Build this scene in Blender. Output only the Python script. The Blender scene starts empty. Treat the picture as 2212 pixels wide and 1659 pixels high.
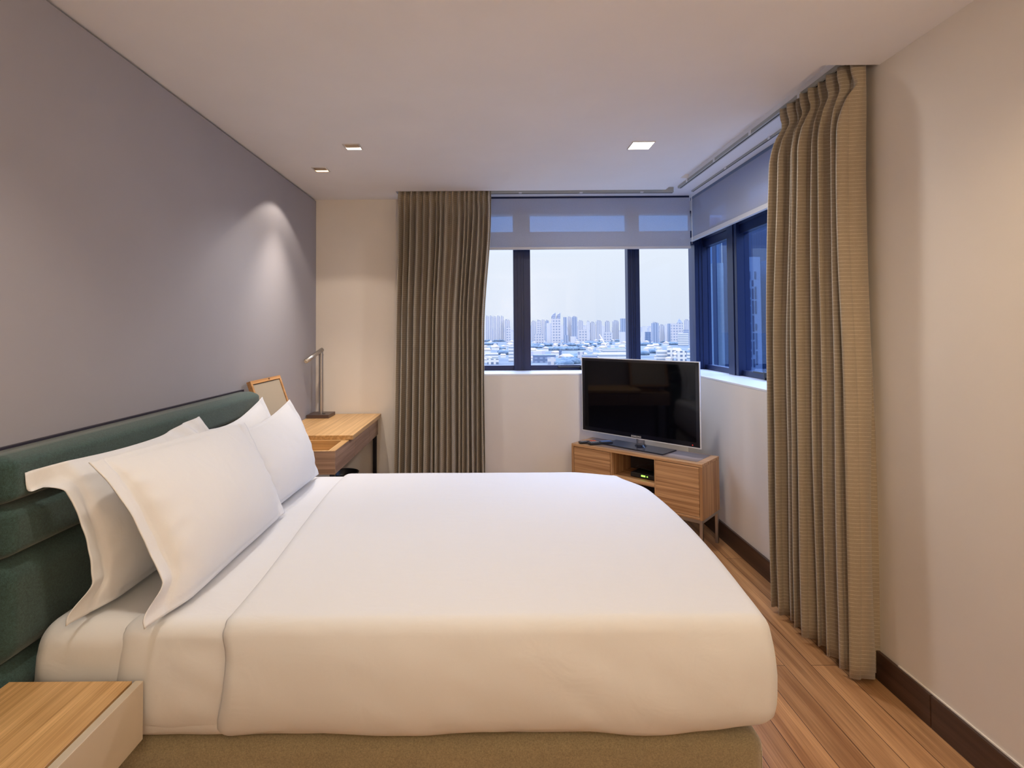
import bpy, bmesh, math, random
from mathutils import Vector, Matrix, noise
S = bpy.context.scene
COL = S.collection
R_ = math.radians

# ------------------------------------------------------------------ camera
CAM_H = 1.4934
cam = bpy.data.cameras.new('camera'); camo = bpy.data.objects.new('camera', cam); COL.objects.link(camo)
cam.sensor_width = 36.0; cam.lens = 1150.0 / 2212.0 * 36.0
cam.shift_x = (1106 - 1057.70) / 2212.0
cam.shift_y = -(829.5 - 682.76) / 2212.0
cam.clip_start = 0.05; cam.clip_end = 20000
pitch, roll, yaw = 0.0265, 0.0067, -0.0008
cp, sp = math.cos(pitch), math.sin(pitch)
r0 = Vector((1, 0, 0)); f0 = Vector((0, cp, sp)); u0 = Vector((0, -sp, cp))
cr, sr = math.cos(roll), math.sin(roll)
rr = cr * r0 - sr * u0; uu = sr * r0 + cr * u0
M = Matrix((rr, uu, -f0)).transposed()
M = Matrix.Rotation(yaw, 3, 'Z') @ M
camo.matrix_world = Matrix.Translation((0, 0, CAM_H)) @ M.to_4x4()
S.camera = camo

# ------------------------------------------------------------------ view
S.view_settings.view_transform = 'Standard'
S.view_settings.look = 'None'
S.view_settings.gamma = 1.0
S.view_settings.exposure = 0.10
S.view_settings.use_curve_mapping = False

# ------------------------------------------------------------------ world: hazy evening sky
W = bpy.data.worlds.new('sky'); S.world = W; W.use_nodes = True
nt = W.node_tree; nt.nodes.clear()
wo = nt.nodes.new('ShaderNodeOutputWorld'); bg = nt.nodes.new('ShaderNodeBackground')
tc = nt.nodes.new('ShaderNodeTexCoord'); sx = nt.nodes.new('ShaderNodeSeparateXYZ')
rp = nt.nodes.new('ShaderNodeValToRGB')
nt.links.new(tc.outputs['Generated'], sx.inputs[0]); nt.links.new(sx.outputs['Z'], rp.inputs[0])
nt.links.new(rp.outputs[0], bg.inputs[0]); nt.links.new(bg.outputs[0], wo.inputs[0])
e = rp.color_ramp.elements
SKY = [(0.0, (.20, .22, .26)), (0.02, (.21, .228, .262)), (0.14, (.235, .25, .275)), (0.22, (.32, .36, .45)), (0.5, (1.35, 1.62, 2.35)), (1.0, (1.35, 1.62, 2.35))]
e[0].position = SKY[0][0]; e[0].color = SKY[0][1] + (1,)
e[1].position = SKY[-1][0]; e[1].color = SKY[-1][1] + (1,)
for p, c in SKY[1:-1]:
    k = e.new(p); k.color = c + (1,)
bg.inputs[1].default_value = 3.45

# weak evening sun on the city, coming from behind the building (never enters the room)
sl = bpy.data.lights.new('sun', 'SUN'); sl.energy = .5; sl.color = (1.0, .93, .86); sl.angle = R_(8)
so = bpy.data.objects.new('sun', sl); COL.objects.link(so)
so.rotation_euler = Vector((-.25, -1.0, .75)).to_track_quat('Z', 'Y').to_euler()

# light levels of the ceiling fittings and the added fill lamps: (x, y, watts, kind)
WARM = (1.0, .80, .55); MID = (1.0, .965, .93); WASHC = (1.0, .86, .72)
P_PANEL, P_SPOT, P_WASH, P_FILL, P_FILL_LAMP = 15.5, 34.0, 72.0, 40.0, 56.0

# ------------------------------------------------------------------ node helpers
def mat(name, color, rough=.6, metal=0.0, spec=None, emit=None, estr=0.0):
    m = bpy.data.materials.new(name); m.use_nodes = True
    b = m.node_tree.nodes['Principled BSDF']
    b.inputs['Base Color'].default_value = tuple(color) + (1,)
    b.inputs['Roughness'].default_value = rough; b.inputs['Metallic'].default_value = metal
    if spec is not None: b.inputs['Specular IOR Level'].default_value = spec
    if emit: b.inputs['Emission Color'].default_value = tuple(emit) + (1,); b.inputs['Emission Strength'].default_value = estr
    return m
def N(m, t, **kw):
    n = m.node_tree.nodes.new(t)
    for k, v in kw.items(): setattr(n, k, v)
    return n
def LK(m, a, b): m.node_tree.links.new(a, b)
def BS(m): return m.node_tree.nodes['Principled BSDF']
def coords(m, scale=(1, 1, 1), rot=(0, 0, 0)):
    t = N(m, 'ShaderNodeTexCoord'); mp = N(m, 'ShaderNodeMapping')
    LK(m, t.outputs['Object'], mp.inputs[0]); mp.inputs['Scale'].default_value = scale; mp.inputs['Rotation'].default_value = rot
    return mp.outputs[0]
def noise_mix(m, vec, c1, c2, scale=5, detail=4, lo=.35, hi=.65):
    n = N(m, 'ShaderNodeTexNoise'); n.inputs['Scale'].default_value = scale; n.inputs['Detail'].default_value = detail
    LK(m, vec, n.inputs['Vector'])
    r = N(m, 'ShaderNodeValToRGB'); r.color_ramp.elements[0].position = lo; r.color_ramp.elements[1].position = hi
    r.color_ramp.elements[0].color = tuple(c1) + (1,); r.color_ramp.elements[1].color = tuple(c2) + (1,)
    LK(m, n.outputs['Fac'], r.inputs[0]); return r.outputs[0], n.outputs['Fac']
def bump(m, fac, strength=.2, dist=.002):
    b = N(m, 'ShaderNodeBump'); b.inputs['Strength'].default_value = strength; b.inputs['Distance'].default_value = dist
    LK(m, fac, b.inputs['Height']); LK(m, b.outputs[0], BS(m).inputs['Normal'])
def plaster(name, c, rough=.75):
    m = mat(name, c, rough); v = coords(m)
    col, f = noise_mix(m, v, [x * .985 for x in c], [min(1, x * 1.015) for x in c], 2.5, 3)
    LK(m, col, BS(m).inputs['Base Color'])
    n = N(m, 'ShaderNodeTexNoise'); n.inputs['Scale'].default_value = 140; LK(m, v, n.inputs['Vector'])
    bump(m, n.outputs['Fac'], .05, .0015); return m
def wood(name, c1, c2, axis, rough=.42, stretch=26, fine=110, plank=None, k=.6):
    """grain runs along axis 0/1/2 of the object's own space"""
    m = mat(name, c1, rough)
    s = [stretch] * 3; s[axis] = .9
    col, f = noise_mix(m, coords(m, s), c1, c2, 1.0, 5, .38, .62)
    s2 = [fine] * 3; s2[axis] = 2.0
    col2, f2 = noise_mix(m, coords(m, s2), (.62, .56, .5), (1, 1, 1), 1.6, 3, .3, .62)
    mx = N(m, 'ShaderNodeMix', data_type='RGBA', blend_type='MULTIPLY'); mx.inputs[0].default_value = k
    LK(m, col, mx.inputs[6]); LK(m, col2, mx.inputs[7]); out = mx.outputs[2]
    if plank:
        w, ln = plank
        br = N(m, 'ShaderNodeTexBrick'); rot = (0, 0, math.pi / 2) if axis == 1 else (0, 0, 0)
        LK(m, coords(m, (1, 1, 1), rot), br.inputs['Vector'])
        br.inputs['Scale'].default_value = 1; br.inputs['Brick Width'].default_value = ln; br.inputs['Row Height'].default_value = w
        br.inputs['Mortar Size'].default_value = .0016; br.inputs['Mortar Smooth'].default_value = .1; br.offset = .37
        br.inputs['Color1'].default_value = (.74, .71, .68, 1); br.inputs['Color2'].default_value = (1.1, 1.06, 1.0, 1); br.inputs['Mortar'].default_value = (.16, .12, .1, 1)
        m2 = N(m, 'ShaderNodeMix', data_type='RGBA', blend_type='MULTIPLY'); m2.inputs[0].default_value = 1
        LK(m, out, m2.inputs[6]); LK(m, br.outputs['Color'], m2.inputs[7]); out = m2.outputs[2]
    LK(m, out, BS(m).inputs['Base Color']); bump(m, f2, .12, .0008); return m
def fabric(name, c, rough=.95, sheen=.3, scale=900, var=.25, mottled=0):
    m = mat(name, c, rough); v = coords(m)
    col, f = noise_mix(m, v, [x * (1 - var) for x in c], [min(1, x * (1 + var)) for x in c], scale, 2, .3, .7)
    if mottled:
        col2, f2 = noise_mix(m, v, [1 - mottled] * 3, [1] * 3, 160, 3, .3, .65)
        mx = N(m, 'ShaderNodeMix', data_type='RGBA', blend_type='MULTIPLY'); mx.inputs[0].default_value = 1
        LK(m, col, mx.inputs[6]); LK(m, col2, mx.inputs[7]); col = mx.outputs[2]
    LK(m, col, BS(m).inputs['Base Color']); BS(m).inputs['Sheen Weight'].default_value = sheen
    bump(m, f, .25, .001); return m
def glass(name, tint=(1, 1, 1), refl=.07, k=.5):
    m = bpy.data.materials.new(name); m.use_nodes = True; t = m.node_tree; t.nodes.clear()
    o = t.nodes.new('ShaderNodeOutputMaterial'); tr = t.nodes.new('ShaderNodeBsdfTransparent'); gl = t.nodes.new('ShaderNodeBsdfGlossy')
    mx = t.nodes.new('ShaderNodeMixShader'); lw = t.nodes.new('ShaderNodeLayerWeight'); ml = t.nodes.new('ShaderNodeMath'); ml.operation = 'MULTIPLY_ADD'
    lw.inputs[0].default_value = .35; ml.inputs[1].default_value = k; ml.inputs[2].default_value = refl * .5
    tr.inputs[0].default_value = tuple(tint) + (1,); gl.inputs['Roughness'].default_value = .01
    t.links.new(lw.outputs['Fresnel'], ml.inputs[0]); t.links.new(ml.outputs[0], mx.inputs[0])
    t.links.new(tr.outputs[0], mx.inputs[1]); t.links.new(gl.outputs[0], mx.inputs[2]); t.links.new(mx.outputs[0], o.inputs[0]); return m

# ------------------------------------------------------------------ materials
M_ceil = plaster('ceiling_paint', (.84, .82, .81))
M_cream = plaster('cream_wall_paint', (.76, .70, .63))
M_mauve = plaster('grey_mauve_wall_paint', (.345, .335, .37))
M_sill = mat('white_sill', (.78, .79, .83), .35)
M_floor = wood('floor_planks', (.40, .20, .085), (.66, .38, .185), 1, .38, 17, 110, k=.8, plank=(.118, 1.75))
M_base = wood('dark_baseboard_wood', (.045, .022, .013), (.085, .042, .026), 1, .4)
M_oak_y = wood('oak_grain_depth', (.58, .345, .145), (.78, .50, .235), 1, .36, 70, 300, k=.7)
M_oak_x = wood('oak_grain_across', (.58, .345, .145), (.78, .50, .235), 0, .36, 70, 300, k=.7)
M_oak_dark = wood('walnut_oak_front', (.25, .145, .095), (.42, .265, .18), 1, .45)
M_oak_dark_x = wood('brown_oak_across', (.30, .165, .095), (.50, .30, .185), 0, .45, 50, 220, k=.8)
M_tv_oak_x = wood('cabinet_oak_across', (.42, .22, .10), (.72, .44, .23), 0, .42, 50, 220, k=.85)
M_tv_oak_z = wood('cabinet_oak_upright', (.42, .22, .10), (.68, .41, .21), 2, .42, 50, 220, k=.85)
M_inlay = wood('cabinet_top_inlay', (.20, .15, .135), (.29, .22, .195), 0, .5)
M_green = fabric('green_upholstery', (.040, .084, .080), .95, .25, 700, .45, .35)
M_green_d = mat('headboard_backing', (.025, .02, .035), .5)
M_pipe = fabric('green_piping', (.09, .13, .115), .9, .2)
M_olive = fabric('olive_velvet', (.31, .255, .155), .9, .7, 300, .2, .18)
M_linen = fabric('white_bed_linen', (.715, .725, .765), .85, .08, 1400, .02)
_n = N(M_linen, 'ShaderNodeTexNoise'); _n.inputs['Scale'].default_value = 5.5; _n.inputs['Detail'].default_value = 3; _n.inputs['Distortion'].default_value = 1.2
LK(M_linen, coords(M_linen, (1, 2.2, 1.4)), _n.inputs['Vector'])
_b = N(M_linen, 'ShaderNodeBump'); _b.inputs['Strength'].default_value = .2; _b.inputs['Distance'].default_value = .012
LK(M_linen, _n.outputs['Fac'], _b.inputs['Height']); _old = BS(M_linen).inputs['Normal'].links[0].from_node
LK(M_linen, _b.outputs[0], _old.inputs['Normal'])
M_champ = mat('champagne_lacquer', (.54, .465, .37), .38)
M_gap = mat('dark_gap', (.02, .015, .012), .8)
M_black_metal = mat('black_steel', (.025, .025, .03), .4, .6)
M_steel = mat('brushed_steel', (.50, .47, .44), .38, 1.0)
M_bronze = mat('dark_bronze', (.13, .09, .08), .4, .6)
M_frame = mat('black_frame_sky_tint', (.010, .019, .072), .4, .3)  # blue of the reflected sky is mixed into the black frame colour
M_white = mat('white_plastic', (.8, .8, .8), .4)
M_track = mat('grey_green_track', (.42, .42, .38), .5)
M_glass = glass('window_glass', (.97, .985, 1.0), .02, .22)
M_glass2 = glass('window_glass_tinted', (.66, .77, .92), .03, .16)
M_tvblack = mat('tv_screen', (.002, .002, .004), .05, 0, .32)
M_tvbez = mat('tv_bezel', (.006, .006, .012), .12, 0, .6)
M_tvedge = mat('tv_clear_edge', (.85, .88, .95), .25, .2)
M_acryl = glass('clear_acrylic', (.75, .76, .8), .2)
M_gblack = mat('gloss_black_glass', (.012, .013, .025), .1, 0, .6)
M_plastic = mat('black_plastic', (.015, .015, .017), .35)
M_orange = mat('orange_keys', (.72, .13, .04), .5)
M_bluekey = mat('blue_keypad', (.10, .18, .42), .35)
M_grey = mat('silver_keys', (.45, .47, .52), .35)
M_logo = mat('silver_lettering', (.6, .6, .62), .4)
M_led_g = mat('green_display', (.1, .3, .05), .4, emit=(.45, 1, .12), estr=1.6)
M_led_r = mat('red_standby_light', (.5, .02, .02), .4, emit=(1, .08, .05), estr=.8)
M_lamp = mat('lit_diffuser', (1, 1, 1), .5, emit=(1, .93, .82), estr=9)
M_lampw = mat('lit_reflector', (1, .8, .5), .3, emit=(1, .72, .42), estr=2.2)
M_trim = mat('fitting_trim', (.62, .58, .55), .5)
M_refl = mat('fitting_reflector', (.55, .42, .3), .25, .8)

def blind_mat():
    m = bpy.data.materials.new('screen_blind_fabric'); m.use_nodes = True; t = m.node_tree; t.nodes.clear()
    o = t.nodes.new('ShaderNodeOutputMaterial'); df = t.nodes.new('ShaderNodeBsdfDiffuse'); tl = t.nodes.new('ShaderNodeBsdfTranslucent'); tr = t.nodes.new('ShaderNodeBsdfTransparent')
    df.inputs[0].default_value = (.80, .77, .77, 1); tl.inputs[0].default_value = (.5, .52, .6, 1); tr.inputs[0].default_value = (.42, .68, 1, 1)
    a = t.nodes.new('ShaderNodeMixShader'); b = t.nodes.new('ShaderNodeMixShader'); a.inputs[0].default_value = .22; b.inputs[0].default_value = .34
    n = t.nodes.new('ShaderNodeTexNoise'); n.inputs['Scale'].default_value = 300; tcx = t.nodes.new('ShaderNodeTexCoord'); t.links.new(tcx.outputs['Object'], n.inputs['Vector'])
    mr = t.nodes.new('ShaderNodeMapRange'); mr.inputs['To Min'].default_value = .38; mr.inputs['To Max'].default_value = .54; t.links.new(n.outputs['Fac'], mr.inputs['Value']); t.links.new(mr.outputs[0], b.inputs[0])
    t.links.new(df.outputs[0], a.inputs[1]); t.links.new(tl.outputs[0], a.inputs[2]); t.links.new(a.outputs[0], b.inputs[1]); t.links.new(tr.outputs[0], b.inputs[2]); t.links.new(b.outputs[0], o.inputs[0]); return m
M_blind = blind_mat()
def curtain_mat():
    m = fabric('striped_curtain_cloth', (.345, .28, .20), .8, .4, 700, .18)
    t = N(m, 'ShaderNodeTexCoord'); s = N(m, 'ShaderNodeSeparateXYZ'); LK(m, t.outputs['Object'], s.inputs[0])
    nz = N(m, 'ShaderNodeTexNoise'); nz.inputs['Scale'].default_value = 30; LK(m, t.outputs['Object'], nz.inputs['Vector'])
    d = N(m, 'ShaderNodeMath', operation='DIVIDE'); LK(m, s.outputs['Z'], d.inputs[0]); d.inputs[1].default_value = .0165
    f = N(m, 'ShaderNodeMath', operation='FRACT'); LK(m, d.outputs[0], f.inputs[0])
    lt = N(m, 'ShaderNodeMath', operation='LESS_THAN'); LK(m, f.outputs[0], lt.inputs[0]); lt.inputs[1].default_value = .15
    g = N(m, 'ShaderNodeMapRange'); LK(m, nz.outputs['Fac'], g.inputs['Value']); g.inputs['From Min'].default_value = .3; g.inputs['From Max'].default_value = .7; g.inputs['To Min'].default_value = .25; g.inputs['To Max'].default_value = .85
    mu = N(m, 'ShaderNodeMath', operation='MULTIPLY'); LK(m, lt.outputs[0], mu.inputs[0]); LK(m, g.outputs[0], mu.inputs[1])
    old = BS(m).inputs['Base Color'].links[0].from_socket
    mx = N(m, 'ShaderNodeMix', data_type='RGBA'); LK(m, mu.outputs[0], mx.inputs[0]); LK(m, old, mx.inputs[6]); mx.inputs[7].default_value = (.62, .53, .40, 1)
    LK(m, mx.outputs[2], BS(m).inputs['Base Color']); return m
M_curt = curtain_mat()

# ------------------------------------------------------------------ mesh helpers
def box(bm, x0, x1, y0, y1, z0, z1, bev=0, seg=2):
    vs = [bm.verts.new((x, y, z)) for x in (x0, x1) for y in (y0, y1) for z in (z0, z1)]
    fs = [(0, 1, 3, 2), (4, 6, 7, 5), (0, 4, 5, 1), (2, 3, 7, 6), (0, 2, 6, 4), (1, 5, 7, 3)]
    F = [bm.faces.new([vs[i] for i in f]) for f in fs]
    if bev:
        es = list({e for f in F for e in f.edges})
        bmesh.ops.bevel(bm, geom=es, offset=bev, segments=seg, profile=.5, affect='EDGES')
def boxm(*b, bev=0, seg=2):
    bm = bmesh.new()
    if b and isinstance(b[0], (int, float)): b = [b]
    for q in b: box(bm, *q, bev=bev, seg=seg)
    return bm
def tube(bm, pts, r, seg=16, caps=True):
    pts = [Vector(p) for p in pts]; rings = []
    rs = r if isinstance(r, (list, tuple)) else [r] * len(pts)
    up = Vector((0, 0, 1))
    for i, p in enumerate(pts):
        d = (pts[min(i + 1, len(pts) - 1)] - pts[max(i - 1, 0)]).normalized()
        a = d.cross(up); a = d.cross(Vector((1, 0, 0))) if a.length < 1e-3 else a
        a.normalize(); b = d.cross(a)
        rings.append([bm.verts.new(p + rs[i] * (math.cos(t) * a + math.sin(t) * b)) for t in [2 * math.pi * k / seg for k in range(seg)]])
    for A, B in zip(rings, rings[1:]):
        for k in range(seg): bm.faces.new((A[k], A[(k + 1) % seg], B[(k + 1) % seg], B[k]))
    if caps: bm.faces.new(rings[0][::-1]); bm.faces.new(rings[-1])
def grid(bm, nu, nv, f, wrap=False):
    g = [[bm.verts.new(f(i / nu, j / nv)) for j in range(nv + 1)] for i in range(nu + 1)]
    for i in range(nu):
        for j in range(nv): bm.faces.new((g[i][j], g[i + 1][j], g[i + 1][j + 1], g[i][j + 1]))
    return g
def rbox(lo, hi, r, step=.03, drop=(), warp=None):
    """rounded box with a dense skin; drop = sides left open, e.g. '-z'"""
    T = []
    for a in range(3):
        L0, L1 = lo[a], hi[a]; ks = [0, .19, .36, .52, .7, 1]
        t = [L0 + r * (1 - math.tan((1 - q) * math.pi / 4)) for q in ks]
        inner0, inner1 = L0 + r, L1 - r; n = max(1, int((inner1 - inner0) / step))
        t += [inner0 + (inner1 - inner0) * i / n for i in range(1, n)]
        t += [L1 - r * (1 - math.tan((1 - q) * math.pi / 4)) for q in ks[::-1]]
        T.append(t)
    bm = bmesh.new(); cache = {}
    def V(p):
        k = tuple(round(x, 6) for x in p)
        if k not in cache:
            q = Vector([min(max(p[a], lo[a] + r), hi[a] - r) for a in range(3)]); d = Vector(p) - q
            P = q + d.normalized() * r if d.length > 1e-9 else q
            if warp: P = warp(P)
            cache[k] = bm.verts.new(P)
        return cache[k]
    for a in range(3):
        b, c = (a + 1) % 3, (a + 2) % 3
        for s in (0, 1):
            if ('-+'[s] + 'xyz'[a]) in drop: continue
            w = (lo, hi)[s][a]
            for i in range(len(T[b]) - 1):
                for j in range(len(T[c]) - 1):
                    q = []
                    for (u, v) in ((i, j), (i + 1, j), (i + 1, j + 1), (i, j + 1)):
                        p = [0, 0, 0]; p[a] = w; p[b] = T[b][u]; p[c] = T[c][v]; q.append(V(p))
                    if len(set(q)) == 4: bm.faces.new(q if s else q[::-1])
    return bm
def obj(name, bm, m, parent=None, smooth=False, local=False, kind=None, solid=0, label=None):
    me = bpy.data.meshes.new(name)
    if parent is not None and not local:
        bmesh.ops.transform(bm, matrix=world_of(parent).inverted(), verts=bm.verts)
    bmesh.ops.recalc_face_normals(bm, faces=bm.faces) if not solid else None
    bm.to_mesh(me); bm.free(); me.materials.append(m)
    if smooth:
        for p in me.polygons: p.use_smooth = True
    o = bpy.data.objects.new(name, me); COL.objects.link(o)
    if parent is not None: o.parent = parent
    if kind: o['kind'] = kind
    if label: o['label'] = label
    if solid:
        md = o.modifiers.new('solid', 'SOLIDIFY'); md.thickness = abs(solid); md.offset = -1 if solid > 0 else 1
    return o
def world_of(o):
    m = Matrix.LocRotScale(o.location, o.rotation_euler, (1, 1, 1))
    return world_of(o.parent) @ m if o.parent else m
def thing(name, label, cat, loc=(0, 0, 0), rz=0, group=None):
    o = bpy.data.objects.new(name, None); COL.objects.link(o); o.location = loc; o.rotation_euler = (0, 0, rz)
    o.empty_display_size = .05; o['label'] = label; o['category'] = cat
    if group: o['group'] = group
    return o
def tag(o, label, cat, group=None, kind=None):
    o['label'] = label; o['category'] = cat
    if group: o['group'] = group
    if kind: o['kind'] = kind
    return o
def dup(root, loc, rz=None, label=None, group=None):
    r = root.copy(); COL.objects.link(r); r.location = loc
    if rz is not None: r.rotation_euler = (0, 0, rz)
    if label: r['label'] = label
    if group: r['group'] = group
    for ch in list(root.children):
        c = ch.copy(); COL.objects.link(c); c.parent = r
        for g in list(ch.children):
            d = g.copy(); COL.objects.link(d); d.parent = c
    return r
def struct(name, bm, m, parent=None, **kw):
    return obj(name, bm, m, parent, kind='structure' if parent is None else None, **kw)
def nz(x, y, z, s): return noise.noise(Vector((x * s, y * s, z * s)))
def sstep(a, b, x):
    t = min(1, max(0, (x - a) / (b - a))); return t * t * (3 - 2 * t)

# ------------------------------------------------------------------ the room
XL, XR, YB, YF, H, SILL = -1.4514, 1.6503, 4.4582, -1.7, 2.6, 1.128
OX, OY = 1.95, 4.84                                   # planes of the two window frames
struct('floor', boxm(XL - .3, OX + .25, YF - .2, OY + .2, -.15, 0), M_floor)
bm = boxm((XL - .3, 1.408, YF - .2, 4.20, H, 2.82), (1.408, OX + .25, YF - .2, 2.213, H, 2.82), (XL - .3, -.737, 4.20, OY + .2, H, 2.82),
          (1.408, 1.55, 2.213, 4.09, 2.69, 2.82), (1.55, OX + .25, 2.213, OY + .2, 2.66, 2.82), (1.408, 1.55, 4.09, 4.2, 2.66, 2.82), (-.737, 1.55, 4.20, OY + .2, 2.66, 2.82))
struct('ceiling', bm, M_ceil)
struct('wall_left', boxm((XL - .12, XL, YF, YB, 0, 2.588)), M_mauve)
struct('gap_blocker', boxm((XL - .3, XL - .121, YF - .2, YB, 0, H)), M_gap)  # dark block added behind the wall, stops light leaking through the gap
struct('wall_back', boxm((XL - .3, -.66, YB, OY + .2, 0, H), (-.66, OX + .25, YB, OY + .2, 0, SILL - .016), (-.66, OX + .25, OY - .02, OY + .2, 2.572, 2.66), (-.737, -.66, YB, OY + .2, H, 2.66)), M_cream)
struct('wall_right', boxm((XR, OX + .25, YF - .2, 2.50, 0, 2.66), (XR, OX + .25, 2.50, YB, 0, SILL - .016), (OX - .02, OX + .25, 2.50, OY - .02, 2.572, 2.66)), M_cream)
struct('wall_front', boxm(XL - .3, OX + .25, YF - .2, YF, 0, H), M_cream)
struct('trim_1', boxm(-.66, OX + .1, YB, OY + .08, SILL - .016, SILL, bev=.003), M_sill)
struct('trim_2', boxm(XR, OX + .1, 2.50, YB - .001, SILL - .016, SILL, bev=.003), M_sill)
struct('baseboard_right', boxm((XR - .016, XR, YF, 2.02, 0, .122), (XR - .016, XR, 2.022, YB - .016, 0, .122), bev=.003), M_base)
struct('baseboard_back', boxm(XL, XR - .016, YB - .016, YB, 0, .122, bev=.003), M_base)
struct('baseboard_left', boxm((XL, XL + .016, YF, .295, 0, .122), (XL, XL + .016, 3.122, YB - .016, 0, .122), bev=.003), M_base)
struct('trim_3', boxm((XR - .006, XR, YF, 2.19, .122, .127)), M_cream)

def empty_struct(name):
    o = bpy.data.objects.new(name, None); COL.objects.link(o); o['kind'] = 'structure'; o.empty_display_size = .1; return o
# back window
w1 = empty_struct('window_1')
Y0, Y1 = OY, OY + .06
for a, b in ((-.655, .222), (.374, 1.257), (1.365, 1.865)):
    obj('sash', boxm((a, b, Y0, Y1, SILL, 1.172), (a, b, Y0, Y1, 2.262, 2.30)), M_frame, w1)
    obj('glass_pane', boxm(a, b, Y0 + .028, Y0 + .034, 1.172, 2.262), M_glass, w1)
    obj('upper_glass_pane', boxm(a, b, Y0 + .028, Y0 + .034, 2.386, 2.562), M_glass, w1)
obj('transom', boxm(-.655, 1.865, Y0 - .01, Y1, 2.30, 2.386), M_frame, w1)
obj('top_rail', boxm(-.655, 1.865, Y0, Y1, 2.562, 2.60), M_frame, w1)
def mull(x0, x1, nm='mullion'):
    bm = boxm((x0, x1, Y0 - .03, Y1 + .01, SILL, 2.60), bev=.003)
    w = x1 - x0
    for q in (.24, .46, .60): box(bm, x0 + w * q, x0 + w * q + .008, Y0 - .036, Y0 - .029, SILL + .003, 2.58)
    obj(nm, bm, M_frame, w1)
mull(.222, .374); mull(1.257, 1.365)
obj('corner_post', boxm((1.865, OX + .06, Y0 - .03, Y1 + .06, SILL, 2.66), (1.90, 1.906, Y0 - .036, Y0 - .03, SILL, 2.6), (1.93, 1.936, Y0 - .036, Y0 - .03, SILL, 2.6), bev=.001, seg=1), M_frame, w1)
obj('jamb', boxm(-.66, -.625, Y0 - .02, Y1, SILL, 2.6), M_frame, w1)
bm = boxm((.63, .86, Y0 - .022, Y0 - .008, 1.150, 1.162), (.82, .86, Y0 - .03, Y0, 1.136, 1.168), (.62, .645, Y0 - .028, Y0, 1.146, 1.166), bev=.003)
obj('window_handle', bm, M_black_metal, w1)
# right window
w2 = empty_struct('window_2')
X0, X1 = OX, OX + .06
MU = ((4.113, 4.28),)
for a, b in ((2.53, 4.113), (4.28, OY - .03)):
    obj('sash', boxm((X0, X1, a, b, SILL, 1.172), (X0, X1, a, b, 2.232, 2.30)), M_frame, w2)
    obj('glass_pane', boxm(X0 + .028, X0 + .034, a, b, 1.172, 2.232), M_glass2, w2)
    obj('upper_glass_pane', boxm(X0 + .028, X0 + .034, a, b, 2.386, 2.562), M_glass2, w2)
obj('transom', boxm(X0 - .01, X1, 2.53, OY - .03, 2.30, 2.386), M_frame, w2)
obj('top_rail', boxm(X0, X1, 2.53, OY - .03, 2.562, 2.60), M_frame, w2)
for a, b in MU: obj('mullion', boxm((X0 - .03, X1 + .01, a, b, SILL, 2.6), (X0 - .036, X0 - .03, a + .05, a + .06, SILL, 2.6), bev=.002), M_frame, w2)
obj('jamb', boxm(X0 - .02, X1, 2.50, 2.535, SILL, 2.6), M_frame, w2)
bm = boxm((X0 - .026, X0 - .01, 3.72, 3.90, 1.168, 1.182), (X0 - .032, X0, 3.70, 3.745, 1.150, 1.186), (X0 - .034, X0 - .02, 3.715, 3.733, 1.132, 1.18), bev=.003)
obj('window_handle', bm, M_black_metal, w2)

# ------------------------------------------------------------------ ceiling fittings
def spotlight(o, loc, power, size, color, cone, tilt=(0, 0, 0), blend=.35):
    l = bpy.data.lights.new(o, 'SPOT'); l.energy = power; l.color = color; l.spot_size = R_(cone); l.spot_blend = blend; l.shadow_soft_size = size
    q = bpy.data.objects.new(o, l); COL.objects.link(q); q.location = loc; q.rotation_euler = tilt; return q
def downlight(x, y, s, label, lit, group='square ceiling lights', wash=False):
    t = thing('ceiling_downlight', label, 'ceiling light', (x, y, H), 0, group)
    h = s / 2; w = .006
    obj('trim_ring', boxm((x - h, x + h, y - h, y - h + w, H - .004, H), (x - h, x + h, y + h - w, y + h, H - .004, H), (x - h, x - h + w, y - h + w, y + h - w, H - .004, H), (x + h - w, x + h, y - h + w, y + h - w, H - .004, H)), M_trim, t)
    if lit == 'panel':
        obj('diffuser', boxm(x - h + w, x + h - w, y - h + w, y + h - w, H - .003, H - .0005), M_lamp, t)
    else:
        g = h - w - .004
        bm = bmesh.new()
        box(bm, x - g, x + g, y + g * .30, y + g, H - .0035, H - .0005)
        obj('reflector', bm, M_lampw if wash else M_lamp, t)
        obj('lamp_baffle', boxm(x - g, x + g, y - g, y + g * .30, H - .003, H - .0006), M_refl, t)
    return t
downlight(.921, 3.176, .136, 'bright square ceiling light panel nearest the corner windows', 'panel')
downlight(-.812, 3.168, .100, 'square recessed downlight with white glow, right of the dimmer one', 'spot')
downlight(-1.145, 3.615, .100, 'small dim warm recessed downlight nearest the left wall corner', 'spot', wash=True)
la = bpy.data.lights.new('panel_light', 'AREA'); la.size = .12; la.energy = P_PANEL; la.color = MID
q = bpy.data.objects.new('panel_light', la); COL.objects.link(q); q.location = (.921, 3.176, H - .012)
spotlight('downlight_or_fill_beam', (-.812, 3.168, H - .02), P_SPOT, .035, MID, 125, (0, 0, 0), .9)
spotlight('wallwash_beam', (-1.145, 3.60, H - .02), P_WASH, .016, WASHC, 78, (0, 0, 0), 1.0)
spotlight('wallwash_spill', (-1.145, 3.60, H - .02), P_WASH * .15, .012, WASHC, 112, (0, 0, 0), .2)
for (x, y, p, cone, bl) in ((-.812, 1.30, .85, 108, .95), (.85, .9, 1.0, 150, .6), (.0, -.9, 1.05, 150, .6)):  # unseen beams added near the camera as fill, no fittings modelled
    spotlight('downlight_or_fill_beam', (x, y, H - .02), P_FILL * p, .05, WARM if x > -.5 else (1.0, .88, .72), cone, (0, 0, 0), bl)
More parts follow.
